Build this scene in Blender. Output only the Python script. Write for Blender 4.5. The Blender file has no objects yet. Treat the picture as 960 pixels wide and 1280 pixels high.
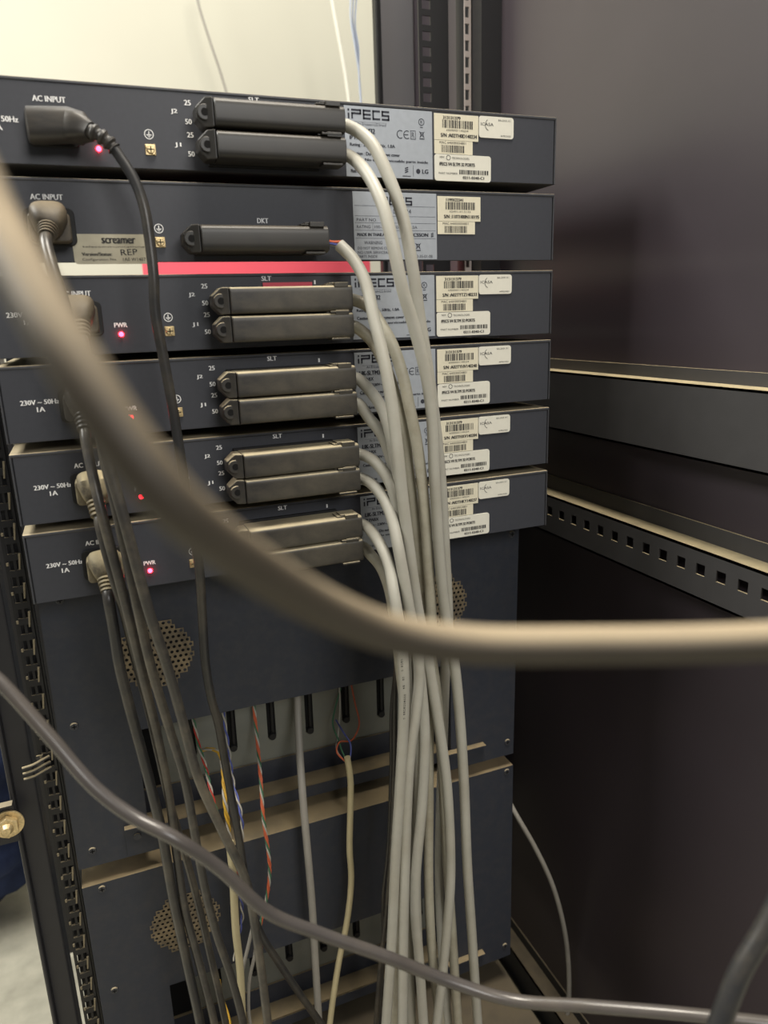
import bpy, bmesh, math, random
from mathutils import Vector, Matrix
random.seed(7)
S = bpy.context.scene
COL = S.collection

# ------------------------------------------------------------------ camera
F = 914.9                                   # focal length in pixels of the 960x1280 frame
def rotm(a, b, c):
    return (Matrix.Rotation(a, 3, 'Z') @ Matrix.Rotation(b, 3, 'X') @ Matrix.Rotation(c, 3, 'Y'))
RM = rotm(*[math.radians(v) for v in (-21.468, -14.945, 1.933)])
CP = Vector((.05657, -.55951, -.07678))
cam_d = bpy.data.cameras.new('camera')
cam = bpy.data.objects.new('camera', cam_d); COL.objects.link(cam)
right, fwd, up = RM.col[0], RM.col[1], RM.col[2]
M4 = Matrix.Identity(4)
for i in range(3):
    M4[i][0] = right[i]; M4[i][1] = up[i]; M4[i][2] = -fwd[i]; M4[i][3] = CP[i]
cam.matrix_world = M4
cam_d.sensor_fit = 'VERTICAL'; cam_d.sensor_height = 36; cam_d.lens = F / 1280 * 36
cam_d.clip_start = .01
cam_d.dof.use_dof = True; cam_d.dof.focus_distance = .62; cam_d.dof.aperture_fstop = 6.8
S.camera = cam
def ray(px, py): return RM @ Vector(((px - 480) / F, 1, -(py - 640) / F))
def at(px, py, Y):
    d = ray(px, py); return CP + d * ((Y - CP.y) / d.y)
def atX(px, py, X):
    d = ray(px, py); return CP + d * ((X - CP.x) / d.x)
def atZ(px, py, Z):
    d = ray(px, py); return CP + d * ((Z - CP.z) / d.z)
def atS(px, py, s): return CP + ray(px, py) * s

# ------------------------------------------------------------------ world, lights, exposure
def lin(c):
    return tuple(((v / 255) / 12.92 if v <= 10 else (((v / 255) + .055) / 1.055) ** 2.4) for v in c) + (1,)
w = bpy.data.worlds.new('world'); S.world = w; w.use_nodes = True
w.node_tree.nodes['Background'].inputs[0].default_value = lin((214, 214, 214))
w.node_tree.nodes['Background'].inputs[1].default_value = .13
def area(name, loc, target, size, power, col, sy=None):
    d = bpy.data.lights.new(name, 'AREA'); d.energy = power; d.color = lin(col)[:3]
    d.shape = 'RECTANGLE'; d.size = size; d.size_y = sy or size
    o = bpy.data.objects.new(name, d); COL.objects.link(o); o.location = loc
    o.rotation_euler = (Vector(target) - Vector(loc)).to_track_quat('-Z', 'Y').to_euler()
    return o
area('ceiling_lamp_overhead', (.38, -.46, 1.55), (.22, -.05, -.4), .7, 42, (255, 246, 230), .5)
area('fill_light_behind', (.52, -2.1, .8), (.15, 0, -.35), .9, 17, (250, 248, 244), .6)  # added fill from behind the camera, no known fixture
area('ceiling_lamp_front', (.34, .56, 1.6), (.4, 1.0, 0), 1.2, 15, (255, 253, 246), .4)
area('fill_light_left', (-1.0, .25, 1.0), (-.25, .35, -1), .8, 44, (250, 248, 240), .6)  # added fill, out of view, brightens the floor and left side
S.view_settings.view_transform = 'Standard'; S.view_settings.look = 'None'
S.view_settings.gamma = 1; S.view_settings.use_curve_mapping = False
S.view_settings.exposure = 0.12

# ------------------------------------------------------------------ materials
MATS = {}
def mat(name, col, rough=.6, metal=0, spec=.4, noise=0, nscale=60, bump=0, dust=0, dcol=(182, 168, 138), sdust=0, dlo=.35, emit=None, estr=0, stretch=None):
    """dust: settled on upward faces, top light on foreground_cable; sdust: blotchy dust everywhere"""
    m = bpy.data.materials.new(name); m.use_nodes = True; MATS[name] = m
    nt = m.node_tree; N = nt.nodes; L = nt.links; b = N['Principled BSDF']
    b.inputs['Roughness'].default_value = rough; b.inputs['Metallic'].default_value = metal
    b.inputs['Specular IOR Level'].default_value = spec
    tc = N.new('ShaderNodeTexCoord'); src = tc.outputs['Object']
    if stretch:
        mp = N.new('ShaderNodeMapping'); mp.inputs['Scale'].default_value = stretch
        L.new(src, mp.inputs['Vector']); src = mp.outputs[0]
    c = lin(col); out = None
    rgb = N.new('ShaderNodeRGB'); rgb.outputs[0].default_value = c; out = rgb.outputs[0]
    if noise:
        n = N.new('ShaderNodeTexNoise'); n.inputs['Scale'].default_value = nscale; n.inputs['Detail'].default_value = 5
        L.new(src, n.inputs['Vector'])
        r = N.new('ShaderNodeMapRange'); r.inputs['From Min'].default_value = .3; r.inputs['From Max'].default_value = .7
        r.inputs['To Min'].default_value = 1 - noise; r.inputs['To Max'].default_value = 1 + noise
        L.new(n.outputs['Fac'], r.inputs['Value'])
        mx = N.new('ShaderNodeVectorMath'); mx.operation = 'SCALE'
        L.new(out, mx.inputs[0]); L.new(r.outputs[0], mx.inputs['Scale']); out = mx.outputs[0]
        if bump:
            bp = N.new('ShaderNodeBump'); bp.inputs['Strength'].default_value = bump; bp.inputs['Distance'].default_value = .001
            L.new(n.outputs['Fac'], bp.inputs['Height']); L.new(bp.outputs[0], b.inputs['Normal'])
    if sdust:
        n = N.new('ShaderNodeTexNoise'); n.inputs['Scale'].default_value = nscale * .35; n.inputs['Detail'].default_value = 8
        n.inputs['Roughness'].default_value = .7
        L.new(src, n.inputs['Vector'])
        r = N.new('ShaderNodeMapRange'); r.inputs['From Min'].default_value = .45; r.inputs['From Max'].default_value = .75
        r.inputs['To Max'].default_value = sdust; L.new(n.outputs['Fac'], r.inputs['Value'])
        mx = N.new('ShaderNodeMix'); mx.data_type = 'RGBA'; L.new(r.outputs[0], mx.inputs[0]); L.new(out, mx.inputs[6])
        mx.inputs[7].default_value = lin(dcol); out = mx.outputs[2]
    if dust:
        g = N.new('ShaderNodeNewGeometry'); sp = N.new('ShaderNodeSeparateXYZ'); L.new(g.outputs['Normal'], sp.inputs[0])
        n = N.new('ShaderNodeTexNoise'); n.inputs['Scale'].default_value = 45; n.inputs['Detail'].default_value = 6
        L.new(tc.outputs['Object'], n.inputs['Vector'])
        r = N.new('ShaderNodeMapRange'); r.inputs['From Min'].default_value = dlo; r.inputs['From Max'].default_value = .85
        L.new(sp.outputs['Z'], r.inputs['Value'])
        r2 = N.new('ShaderNodeMapRange'); r2.inputs['From Min'].default_value = .2; r2.inputs['From Max'].default_value = .55
        r2.inputs['To Min'].default_value = dust * .6; r2.inputs['To Max'].default_value = dust; L.new(n.outputs['Fac'], r2.inputs['Value'])
        mu = N.new('ShaderNodeMath'); mu.operation = 'MULTIPLY'; L.new(r.outputs[0], mu.inputs[0]); L.new(r2.outputs[0], mu.inputs[1])
        mx = N.new('ShaderNodeMix'); mx.data_type = 'RGBA'; L.new(mu.outputs[0], mx.inputs[0]); L.new(out, mx.inputs[6])
        mx.inputs[7].default_value = lin(dcol); out = mx.outputs[2]
        r3 = N.new('ShaderNodeMapRange'); r3.inputs['To Min'].default_value = rough; r3.inputs['To Max'].default_value = .9
        L.new(mu.outputs[0], r3.inputs['Value']); L.new(r3.outputs[0], b.inputs['Roughness'])
    L.new(out, b.inputs['Base Color'])
    if emit:
        b.inputs['Emission Color'].default_value = lin(emit); b.inputs['Emission Strength'].default_value = estr
    return m
mat('unit_metal', (60, 62, 68), .5, 0, .45, .05, 300, dust=.95, sdust=.05)
mat('unit_panel', (60, 62, 69), .5, 0, .45, .05, 300, dust=.9)
mat('box_metal', (50, 54, 64), .5, 0, .4, .05, 200, dust=.95, dcol=(150, 134, 104), sdust=.06)
mat('print_white', (250, 250, 250), .6)
mat('black_plastic', (52, 50, 48), .42, 0, .5, .12, 80, dust=.0, sdust=.25, dcol=(110, 100, 84), stretch=(1, 1, 4))
mat('hood_clean', (44, 43, 41), .40, 0, .5, .06, 30, dust=.25, sdust=.12, dcol=(104, 92, 74), stretch=(1, 1, 1.6))
mat('hood_dusty', (50, 48, 46), .42, 0, .5, .06, 30, dust=.98, sdust=.14, dcol=(192, 180, 150), stretch=(1, 1, 1.6))
mat('socket_black', (24, 24, 25), .6)
mat('hole_black', (6, 6, 7), .9)
mat('silver_plate', (168, 174, 182), .45, .15, .4, .04, 200)
mat('aged_plate', (168, 162, 142), .4, .3, .4, .08, 120)
mat('paper_cream', (226, 220, 198), .7, 0, .2, .03, 200)
mat('paper_white', (228, 226, 214), .7, 0, .2, .02, 200)
mat('ink', (38, 38, 42), .7)
mat('ink_blue', (50, 52, 62), .7)
mat('nickel', (150, 140, 118), .5, .5, .5, .2, 400)
mat('gold_screw', (214, 192, 146), .38, .55, .5, .25, 500)
mat('led', (255, 40, 50), .3, emit=(255, 32, 48), estr=30)
mat('cable_grey', (176, 174, 164), .42, 0, .45, .05, 40, sdust=.35, dcol=(140, 128, 104))
mat('cable_grey_worn', (176, 172, 156), .42, 0, .45, .07, 60, sdust=.7, dcol=(132, 118, 92))
mat('cable_cream', (196, 184, 146), .5, 0, .4, .05, 60)
mat('cable_dull_grey', (150, 146, 138), .5, 0, .4, .05, 60)  # plain darker grey of the thin and single cables
mat('cord_black', (42, 42, 43), .34, 0, .55, .12, 60, sdust=.35, dcol=(112, 102, 84))
mat('cord_dusty', (54, 52, 50), .36, 0, .55, .15, 60, sdust=.5, dcol=(134, 124, 104))
mat('plug_dusty', (76, 70, 60), .55, 0, .4, .1, 80, dust=.9, dcol=(184, 170, 134), sdust=.8)
mat('plug_mid', (66, 60, 52), .5, 0, .4, .1, 80, dust=.6, dcol=(130, 118, 96), sdust=.5)
mat('cord_lead', (74, 70, 68), .26, 0, .6, .1, 50, sdust=.2, dcol=(120, 108, 88))
mat('foreground_cable', (66, 60, 51), .5, 0, .4, .1, 60, dust=.85, dcol=(158, 143, 118), dlo=.3)  # paler upward sides put overhead light into the colour; steep stretch stays dark
mat('cabinet_dark', (42, 42, 46), .45, 0, .45, .06, 100, dust=.5)
mat('cabinet_black', (22, 22, 25), .45, 0, .45, .06, 100, dust=.3)
mat('cabinet_panel', (56, 49, 55), .40, 0, .8, .08, 9)
mat('brace_metal', (64, 63, 64), .5, 0, .45, .06, 60, dust=.95, dcol=(176, 162, 128))
mat('post_grey', (120, 120, 126), .5)
mat('rail_edge', (150, 142, 140), .5, .2)
mat('shelf_metal', (44, 44, 46), .55, 0, .4, .06, 100, dust=.45, dcol=(128, 114, 88))
mat('card_panel', (116, 118, 112), .5, .2, .4, .1, 30, sdust=.4, dcol=(140, 130, 104))
mat('wall_paint', (190, 188, 174), .8, 0, .2, .03, 3)
mat('floor_concrete', (176, 172, 156), .9, 0, .2, .16, 30, bump=.4)
mat('red_plastic_and_reflection', (232, 92, 108), .5, 0, .3)  # board plastic, also colours the reflection strip on the third unit
mat('blue_denim', (50, 60, 92), .9, 0, .2, .25, 40, bump=.5)
mat('plastic_wrap', (190, 200, 220), .3, 0, .5)
mat('wire_orange', (196, 98, 66), .5); mat('wire_white', (176, 172, 162), .5); mat('wire_green', (66, 112, 84), .5)
mat('wire_red', (176, 60, 50), .5); mat('wire_blue', (86, 96, 164), .5); mat('wire_yellow', (202, 160, 56), .5)
mat('wire_brown', (104, 76, 58), .5)
mat('cream_board', (196, 184, 156), .7)

def dustgrille():
    m = mat('grille_dust', (112, 102, 86), .9, 0, .2, .2, 120, sdust=1.0, dcol=(166, 148, 116))
    return m
dustgrille()

# ------------------------------------------------------------------ mesh helpers
def empty(name, loc=(0, 0, 0), label=None, cat=None, group=None):
    o = bpy.data.objects.new(name, None); COL.objects.link(o); o.location = loc; o.empty_display_size = .02
    tag(o, label, cat, group); return o
def tag(o, label=None, cat=None, group=None, kind=None):
    if label: o['label'] = label
    if cat: o['category'] = cat
    if group: o['group'] = group
    if kind: o['kind'] = kind
    return o
class MB:
    """collects shapes in world space and links them as one mesh object"""
    def __init__(s): s.v = []; s.f = []; s.m = []; s.k = 0
    def add(s, vs, fs):
        o = len(s.v); s.v += [tuple(v) for v in vs]; s.f += [tuple(i + o for i in f) for f in fs]; s.m += [s.k] * len(fs)
    def box(s, x0, x1, y0, y1, z0, z1):
        v = [(x, y, z) for x in (x0, x1) for y in (y0, y1) for z in (z0, z1)]
        s.add(v, [(0, 1, 3, 2), (4, 6, 7, 5), (0, 4, 5, 1), (2, 3, 7, 6), (0, 2, 6, 4), (1, 5, 7, 3)])
    def prism(s, pts, y0, y1, front=None):
        """polygon pts in x-z extruded along y; pts anticlockwise seen from -y"""
        n = len(pts); a = [(p[0], y0 if front is None else front(p), p[1]) for p in pts]; b = [(p[0], y1, p[1]) for p in pts]
        s.add(a + b, [tuple(range(n)), tuple(range(2 * n - 1, n - 1, -1))] + [(i, i + n, (i + 1) % n + n, (i + 1) % n) for i in range(n)])
    def sweep(s, P, rad, n=12, e=2.0, ref=None, cap=True, rot=0):
        """P: points; rad: number, or list of r / (a, b); e: superellipse exponent"""
        P = [Vector(p) for p in P]; m = len(P)
        T = []
        for i in range(m):
            t = P[min(i + 1, m - 1)] - P[max(i - 1, 0)]; T.append(t.normalized())
        u = Vector(ref) if ref else (Vector((0, 1, 0)) if abs(T[0].y) < .9 else Vector((1, 0, 0)))
        u = (u - T[0] * u.dot(T[0])).normalized(); rings = []
        for i in range(m):
            if ref: u = Vector(ref)
            u = (u - T[i] * u.dot(T[i]))
            u.normalize(); vv = T[i].cross(u)
            r = rad[i] if isinstance(rad, (list, tuple)) else rad
            a, b = r if isinstance(r, (tuple, list)) else (r, r)
            ring = []
            for k in range(n):
                th = 2 * math.pi * (k + .5) / n + rot; c, q = math.cos(th), math.sin(th)
                cx = math.copysign(abs(c) ** (2 / e), c); qy = math.copysign(abs(q) ** (2 / e), q)
                ring.append(P[i] + u * (a * cx) + vv * (b * qy))
            rings.append(ring)
        vs = [v for r in rings for v in r]; fs = []
        for i in range(m - 1):
            for k in range(n):
                k2 = (k + 1) % n
                fs.append((i * n + k, i * n + k2, (i + 1) * n + k2, (i + 1) * n + k))
        if cap: fs += [tuple(range(n - 1, -1, -1)), tuple((m - 1) * n + k for k in range(n))]
        s.add(vs, fs)
    def cyl(s, p0, p1, r, n=16, r2=None): s.sweep([p0, p1], [r, r if r2 is None else r2], n)
    def build(s, name, mats, parent=None, bevel=0, smooth=False, seg=2, loc=None, label=None, wn=False):
        me = bpy.data.meshes.new(name); 
        o = bpy.data.objects.new(name, me); COL.objects.link(o)
        org = Vector((0, 0, 0))
        if parent is not None:
            o.parent = parent
            q = parent
            while q is not None: org += Vector(q.location); q = q.parent
        else:
            xs = [v[0] for v in s.v]; ys = [v[1] for v in s.v]; zs = [v[2] for v in s.v]
            org = Vector(loc) if loc else Vector(((min(xs) + max(xs)) / 2, (min(ys) + max(ys)) / 2, min(zs)))
            o.location = org
        me.from_pydata([tuple(Vector(v) - org) for v in s.v], [], s.f)
        for m in (mats if isinstance(mats, (list, tuple)) else [mats]): me.materials.append(MATS[m])
        for i, p in enumerate(me.polygons): p.material_index = s.m[i]; p.use_smooth = smooth
        b = bmesh.new(); b.from_mesh(me)
        if bevel or True: bmesh.ops.recalc_face_normals(b, faces=b.faces)
        b.to_mesh(me); b.free(); me.update()
        if smooth:
            try: me.set_sharp_from_angle(angle=math.radians(40))
            except Exception: pass
        if bevel:
            bv = o.modifiers.new('bevel', 'BEVEL'); bv.width = bevel; bv.segments = seg; bv.limit_method = 'ANGLE'; bv.angle_limit = math.radians(40)
        if label: o['label'] = label
        return o
def spline(P, step=.004):
    P = [Vector(p) for p in P]
    Q = [P[0] * 2 - P[1]] + P + [P[-1] * 2 - P[-2]]; out = []
    for i in range(1, len(Q) - 2):
        p0, p1, p2, p3 = Q[i - 1:i + 3]; n = max(2, int((p2 - p1).length / step))
        d0 = max((p1 - p0).length, 1e-6) ** .5; d1 = max((p2 - p1).length, 1e-6) ** .5; d2 = max((p3 - p2).length, 1e-6) ** .5
        for k in range(n):
            t = k / n * d1
            t0, t1, t2, t3 = -d0, 0, d1, d1 + d2
            A1 = p0 * ((t1 - t) / (t1 - t0)) + p1 * ((t - t0) / (t1 - t0)); A2 = p1 * ((t2 - t) / (t2 - t1)) + p2 * ((t - t1) / (t2 - t1))
            A3 = p2 * ((t3 - t) / (t3 - t2)) + p3 * ((t - t2) / (t3 - t2))
            B1 = A1 * ((t2 - t) / (t2 - t0)) + A2 * ((t - t0) / (t2 - t0)); B2 = A2 * ((t3 - t) / (t3 - t1)) + A3 * ((t - t1) / (t3 - t1))
            out.append(B1 * ((t2 - t) / (t2 - t1)) + B2 * ((t - t1) / (t2 - t1)))
    out.append(P[-1]); return out
FONT = {}
def glyphs(txt):
    if txt in FONT: return FONT[txt]
    cu = bpy.data.curves.new('txt', 'FONT'); cu.body = txt; cu.size = 1; cu.resolution_u = 2
    o = bpy.data.objects.new('txt', cu); COL.objects.link(o); bpy.context.view_layer.update()
    me = bpy.data.meshes.new_from_object(o.evaluated_get(bpy.context.evaluated_depsgraph_get()))
    vs = [v.co.copy() for v in me.vertices]; fs = [tuple(p.vertices) for p in me.polygons]
    bpy.data.objects.remove(o); bpy.data.curves.remove(cu); bpy.data.meshes.remove(me)
    x0 = min(v.x for v in vs); x1 = max(v.x for v in vs); y0 = min(v.y for v in vs); y1 = max(v.y for v in vs)
    vs = [((v.x - x0) / (x1 - x0), (v.y - y0) / (y1 - y0)) for v in vs]
    FONT[txt] = (vs, fs); return FONT[txt]
def text(mb, txt, x, z, wd, h, Y, anchor='c', tilt=0, bold=0):
    if bold: bold *= 1.6
    """lettering lying in the plane y=Y, centred (c) or left-aligned (l) at x, z"""
    vs, fs = glyphs(txt); out = []
    for dx in ((0, bold) if bold else (0,)):
        out = []
        for a, b in vs:
            px = (a - (.5 if anchor == 'c' else 0)) * wd + dx; pz = (b - .5) * h
            out.append((x + px * math.cos(tilt) - pz * math.sin(tilt), Y - dx * .2, z + px * math.sin(tilt) + pz * math.cos(tilt)))
        mb.add(out, fs)
def rrect(x0, x1, z0, z1, r, n=4):
    pts = []
    for cx, cz, a in ((x1 - r, z1 - r, 0), (x0 + r, z1 - r, 90), (x0 + r, z0 + r, 180), (x1 - r, z0 + r, 270)):
        for k in range(n + 1):
            t = math.radians(a + 90 * k / n); pts.append((cx + r * math.cos(t), cz + r * math.sin(t)))
    return pts
def quad(mb, x0, x1, z0, z1, Y): mb.add([(x0, Y, z0), (x1, Y, z0), (x1, Y, z1), (x0, Y, z1)], [(0, 1, 2, 3)])
def barcode(mb, x0, x1, z0, z1, Y, seed, fill=.55):
    rnd = random.Random(seed); x = x0; u = (x1 - x0) / 46
    while x < x1 - u:
        wv = u * rnd.choice((.6, .9, 1.4, 2)); quad(mb, x, min(x + wv, x1), z0, z1, Y); x += wv + u * rnd.choice((.6, .8, 1.3))
def ring(mb, cx, cz, r0, r1, Y, n=24):
    v = []; 
    for k in range(n):
        a = 2 * math.pi * k / n; v += [(cx + r0 * math.cos(a), Y, cz + r0 * math.sin(a)), (cx + r1 * math.cos(a), Y, cz + r1 * math.sin(a))]
    mb.add(v, [(2 * k, 2 * k + 1, (2 * k + 3) % (2 * n), (2 * k + 2) % (2 * n)) for k in range(n)])

# ------------------------------------------------------------------ setting
m = MB(); m.box(-2.6, 2.6, 1.30, 1.36, -1.06, 1.9)
tag(m.build('wall_back', 'wall_paint'), 'cream painted wall with faint cracks behind the open rack', 'wall', kind='structure')
m = MB(); m.box(-2.6, 2.6, -2.0, 1.36, -1.12, -1.06)
tag(m.build('floor', 'floor_concrete'), 'pale rough concrete floor left of the cabinet', 'floor', kind='structure')

# ------------------------------------------------------------------ cabinet
cab = empty('server_cabinet', (.26, .1, -1.06), 'open dark steel rack cabinet holding the telephone units, its side panel at right', 'server cabinet')
XW = .53
m = MB(); m.box(XW, XW + .0015, -.42, .56, -1.0, .95)
m.build('side_panel', 'cabinet_panel', cab)
m = MB(); m.box(XW + .0015, XW + .03, -.42, .56, -1.04, .98); m.build('outer_skin', 'cabinet_dark', cab)
def brace(top, lip, low, holes):
    X = .508
    m = MB(); m.box(XW - .0020, XW, -.40, .30, lip - .002, top)
    m.box(X, XW, -.40, .30, lip - .002, lip)
    m.box(X, X + .012, -.40, .30, low, low + .002)
    if holes:
        h0, h1 = holes[0] - .0048, holes[0] + .0048
        m.box(X, X + .0016, -.40, .30, low, h0); m.box(X, X + .0016, -.40, .30, h1, lip)
        y = .1152 - .0048; ys = []
        while y > -.40: ys.append(y); y -= .02165
        prev = .30
        for y in ys:
            m.box(X, X + .0016, y + .0096, prev, h0, h1); prev = y
        m.box(X, X + .0016, -.40, prev, h0, h1)
    else: m.box(X, X + .0016, -.40, .30, low, lip)
    return m.build('cross_brace', 'brace_metal' if top > -.5 else 'shelf_metal', cab)
brace(-.127, -.1375, -.198, None)['label'] = 'plain steel side brace'
brace(-.2562, -.271, -.314, (-.288,))['label'] = 'steel side brace with a row of square holes'
brace(-.925, -.940, -.985, None)['label'] = 'lowest side brace near the cabinet base'
# front post and mounting rails seen above the stack
m = MB(); m.box(.472, .480, .466, .480, -1.0, .95); m.build('corner_post', 'cabinet_black', cab, bevel=.002)
m = MB(); m.box(.480, .53, .472, .480, -1.0, .95); m.build('corner_post', 'post_grey', cab, bevel=.002)
m = MB(); m.box(-.085, -.04, .47, .53, -1.0, .95); m.build('corner_post', 'cabinet_dark', cab, bevel=.002)
def hrail(x0, x1, y, hx0, hx1, matn, name='mounting_rail', t=.002, z0=-.98, z1=.6, hh=.0095, pitch=.0159, off=0):
    m = MB(); m.box(x0, hx0, y, y + t, z0, z1); m.box(hx1, x1, y, y + t, z0, z1)
    z = z0 + off; prev = z0
    while z < z1 - .02:
        m.box(hx0, hx1, y, y + t, prev, z); prev = z + hh; z += pitch
    m.box(hx0, hx1, y, y + t, prev, z1)
    return m, name, matn
m, n, mt = hrail(.4590, .4965, .3035, .4630, .4735, 'cabinet_black')
m.box(.4583, .4590, .3030, .3055, -.98, .6); m.build(n, mt, cab)
m, n, mt = hrail(.4955, .5035, .262, .4962, .5012, 'rail_edge', hh=.0105, pitch=.0165); m.build(n, 'rail_edge', cab)
m = MB(); m.box(.5045, .53, .240, .30, -.98, .6); m.build('rear_upright', 'cabinet_black', cab)
# left side: rear post, perforated rail
m = MB(); m.box(-.0445, -.0270, .06, .085, -1.0, .95); m.box(-.047, -.0435, .052, .085, -1.0, .95); m.build('corner_post', 'cabinet_dark', cab, bevel=.0015)
m = MB()
z = -.98
m.box(-.0205, -.0180, .052, .054, -.98, .6); m.box(-.0095, -.0075, .052, .054, -.98, .6)
while z < .58:
    m.box(-.0180, -.0095, .052, .054, z, z + .0055); m.box(-.0145, -.0125, .0525, .054, z + .0055, z + .0135)
    z += .0135
m.box(-.0180, -.0055, .0585, .0600, -.98, .6); m.box(-.0070, -.0055, .054, .0585, -.98, .6)  # added dark backing, keeps the bright floor out of the rail holes
m.build('mounting_rail', 'cabinet_black', cab)
m = MB(); z = -.96
while z < .55:
    m.sweep([(-.0105, .0505, z), (-.0090, .0505, z + .013)], [.0007, .0010], 6); m.sweep([(-.0185, .0505, z + .004), (-.0185, .0505, z + .0065)], [.0010, .0010], 6); z += .0242
m.build('rail_gleam', 'nickel', cab)  # bright slivers and dots stand in for gleams along the rail
# bracket with hex bolt, and the wire clip above it
p = at(10, 1030, .045)
m = MB(); m.box(-.10, -.0445, .046, .0475, p.z - .019, p.z + .018); m.box(-.10, -.0445, .040, .0475, p.z + .018, p.z + .0195); bk = m.build('bolt_bracket', 'cabinet_dark', cab)
m = MB(); m.cyl((p.x, .046, p.z), (p.x, .044, p.z), .0125, 28); m.cyl((p.x, .044, p.z), (p.x, .038, p.z), .0092, 6); m.cyl((p.x, .038, p.z), (p.x, .034, p.z), .0052, 16, .003)
m.build('hex_bolt', 'gold_screw', bk, bevel=.0005)
q = at(46, 950, .05)
m = MB()
for k in range(3):
    zz = q.z - k * .0052
    m.sweep(spline([(-.0125, .0515, zz + .0), (-.019, .047, zz), (-.0245, .045, zz - .001), (-.033, .045, zz - .002)], .002), .0013, 8)
m.box(-.022, -.017, .0505, .052, q.z - .012, q.z + .003)
m.build('wire_clip', 'brace_metal', cab, smooth=True)
m = MB(); m.box(-.04, .5, -.38, .5, -.99, -.975); m.build('base_plate', 'cabinet_black', cab)
# shelf under the bottom chassis
m = MB(); m.box(-.015, .438, -.17, .33, -.8555, -.852); m.box(-.015, .438, -.172, -.17, -.868, -.852)
m.box(-.006, -.0, .302, .33, -.852, -.8)
sh = m.build('rack_shelf', 'shelf_metal'); tag(sh, 'dusty steel shelf at the bottom of the rack under the lowest chassis', 'shelf')

# ------------------------------------------------------------------ sticker artwork
YS = -.0004            # face of stickers
def logo(mb, x, z, wd, h, Y):
    """wide squared lettering: i P E C S"""
    t = h * .2; u = wd / 24
    def hb(a, b, zz): quad(mb, x + a * u, x + b * u, zz - t / 2, zz + t / 2, Y)
    def vb(a, z0, z1): quad(mb, x + a * u, x + a * u + u * .95, z0, z1, Y)
    top, mid, bot = z - t / 2, z - h / 2, z - h + t / 2
    vb(0, z - h, z - h * .42); quad(mb, x, x + u * .95, z - h * .22, z, Y)
    hb(2, 7.6, top); vb(2, z - h, z - h * .38); hb(2, 7.6, mid + t * .3); vb(6.8, mid, z)
    for b0 in (8.6, ): hb(b0, b0 + 4.6, top); hb(b0, b0 + 4.6, mid); hb(b0, b0 + 4.6, bot); vb(b0, z - h, z)
    hb(14.1, 18.6, top); hb(14.1, 18.6, bot); vb(14.1, z - h, z)
    hb(19.5, 24, top); hb(19.5, 24, mid); hb(19.5, 24, bot); vb(19.5, mid, z); vb(23.1, z - h, mid)
def crest3(mb, x, z, s, Y):
    for k in range(3):
        zz = z + s * (.62 - .5 * k)
        mb.add([(x - s * .5, Y, zz - s * .3), (x + s * .5, Y, zz), (x + s * .5, Y, zz + s * .3), (x - s * .5, Y, zz)], [(0, 1, 2, 3)])
def bin_icon(mb, x, z, s, Y):
    for a, b in (((-.45, .45), (.4, -.45)), ((.45, .45), (-.4, -.45))):
        mb.add([(x + a[0] * s - .07 * s, Y, z + a[1] * s), (x + a[0] * s + .07 * s, Y, z + a[1] * s), (x + b[0] * s + .07 * s, Y, z + b[1] * s), (x + b[0] * s - .07 * s, Y, z + b[1] * s)], [(0, 1, 2, 3)])
    quad(mb, x - s * .45, x + s * .45, z - s * .72, z - s * .58, Y); quad(mb, x - s * .3, x - s * .2, z - s * .4, z + s * .3, Y); quad(mb, x + s * .2, x + s * .3, z - s * .4, z + s * .3, Y)
    quad(mb, x - s * .35, x + s * .35, z + s * .25, z + s * .35, Y)
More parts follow.
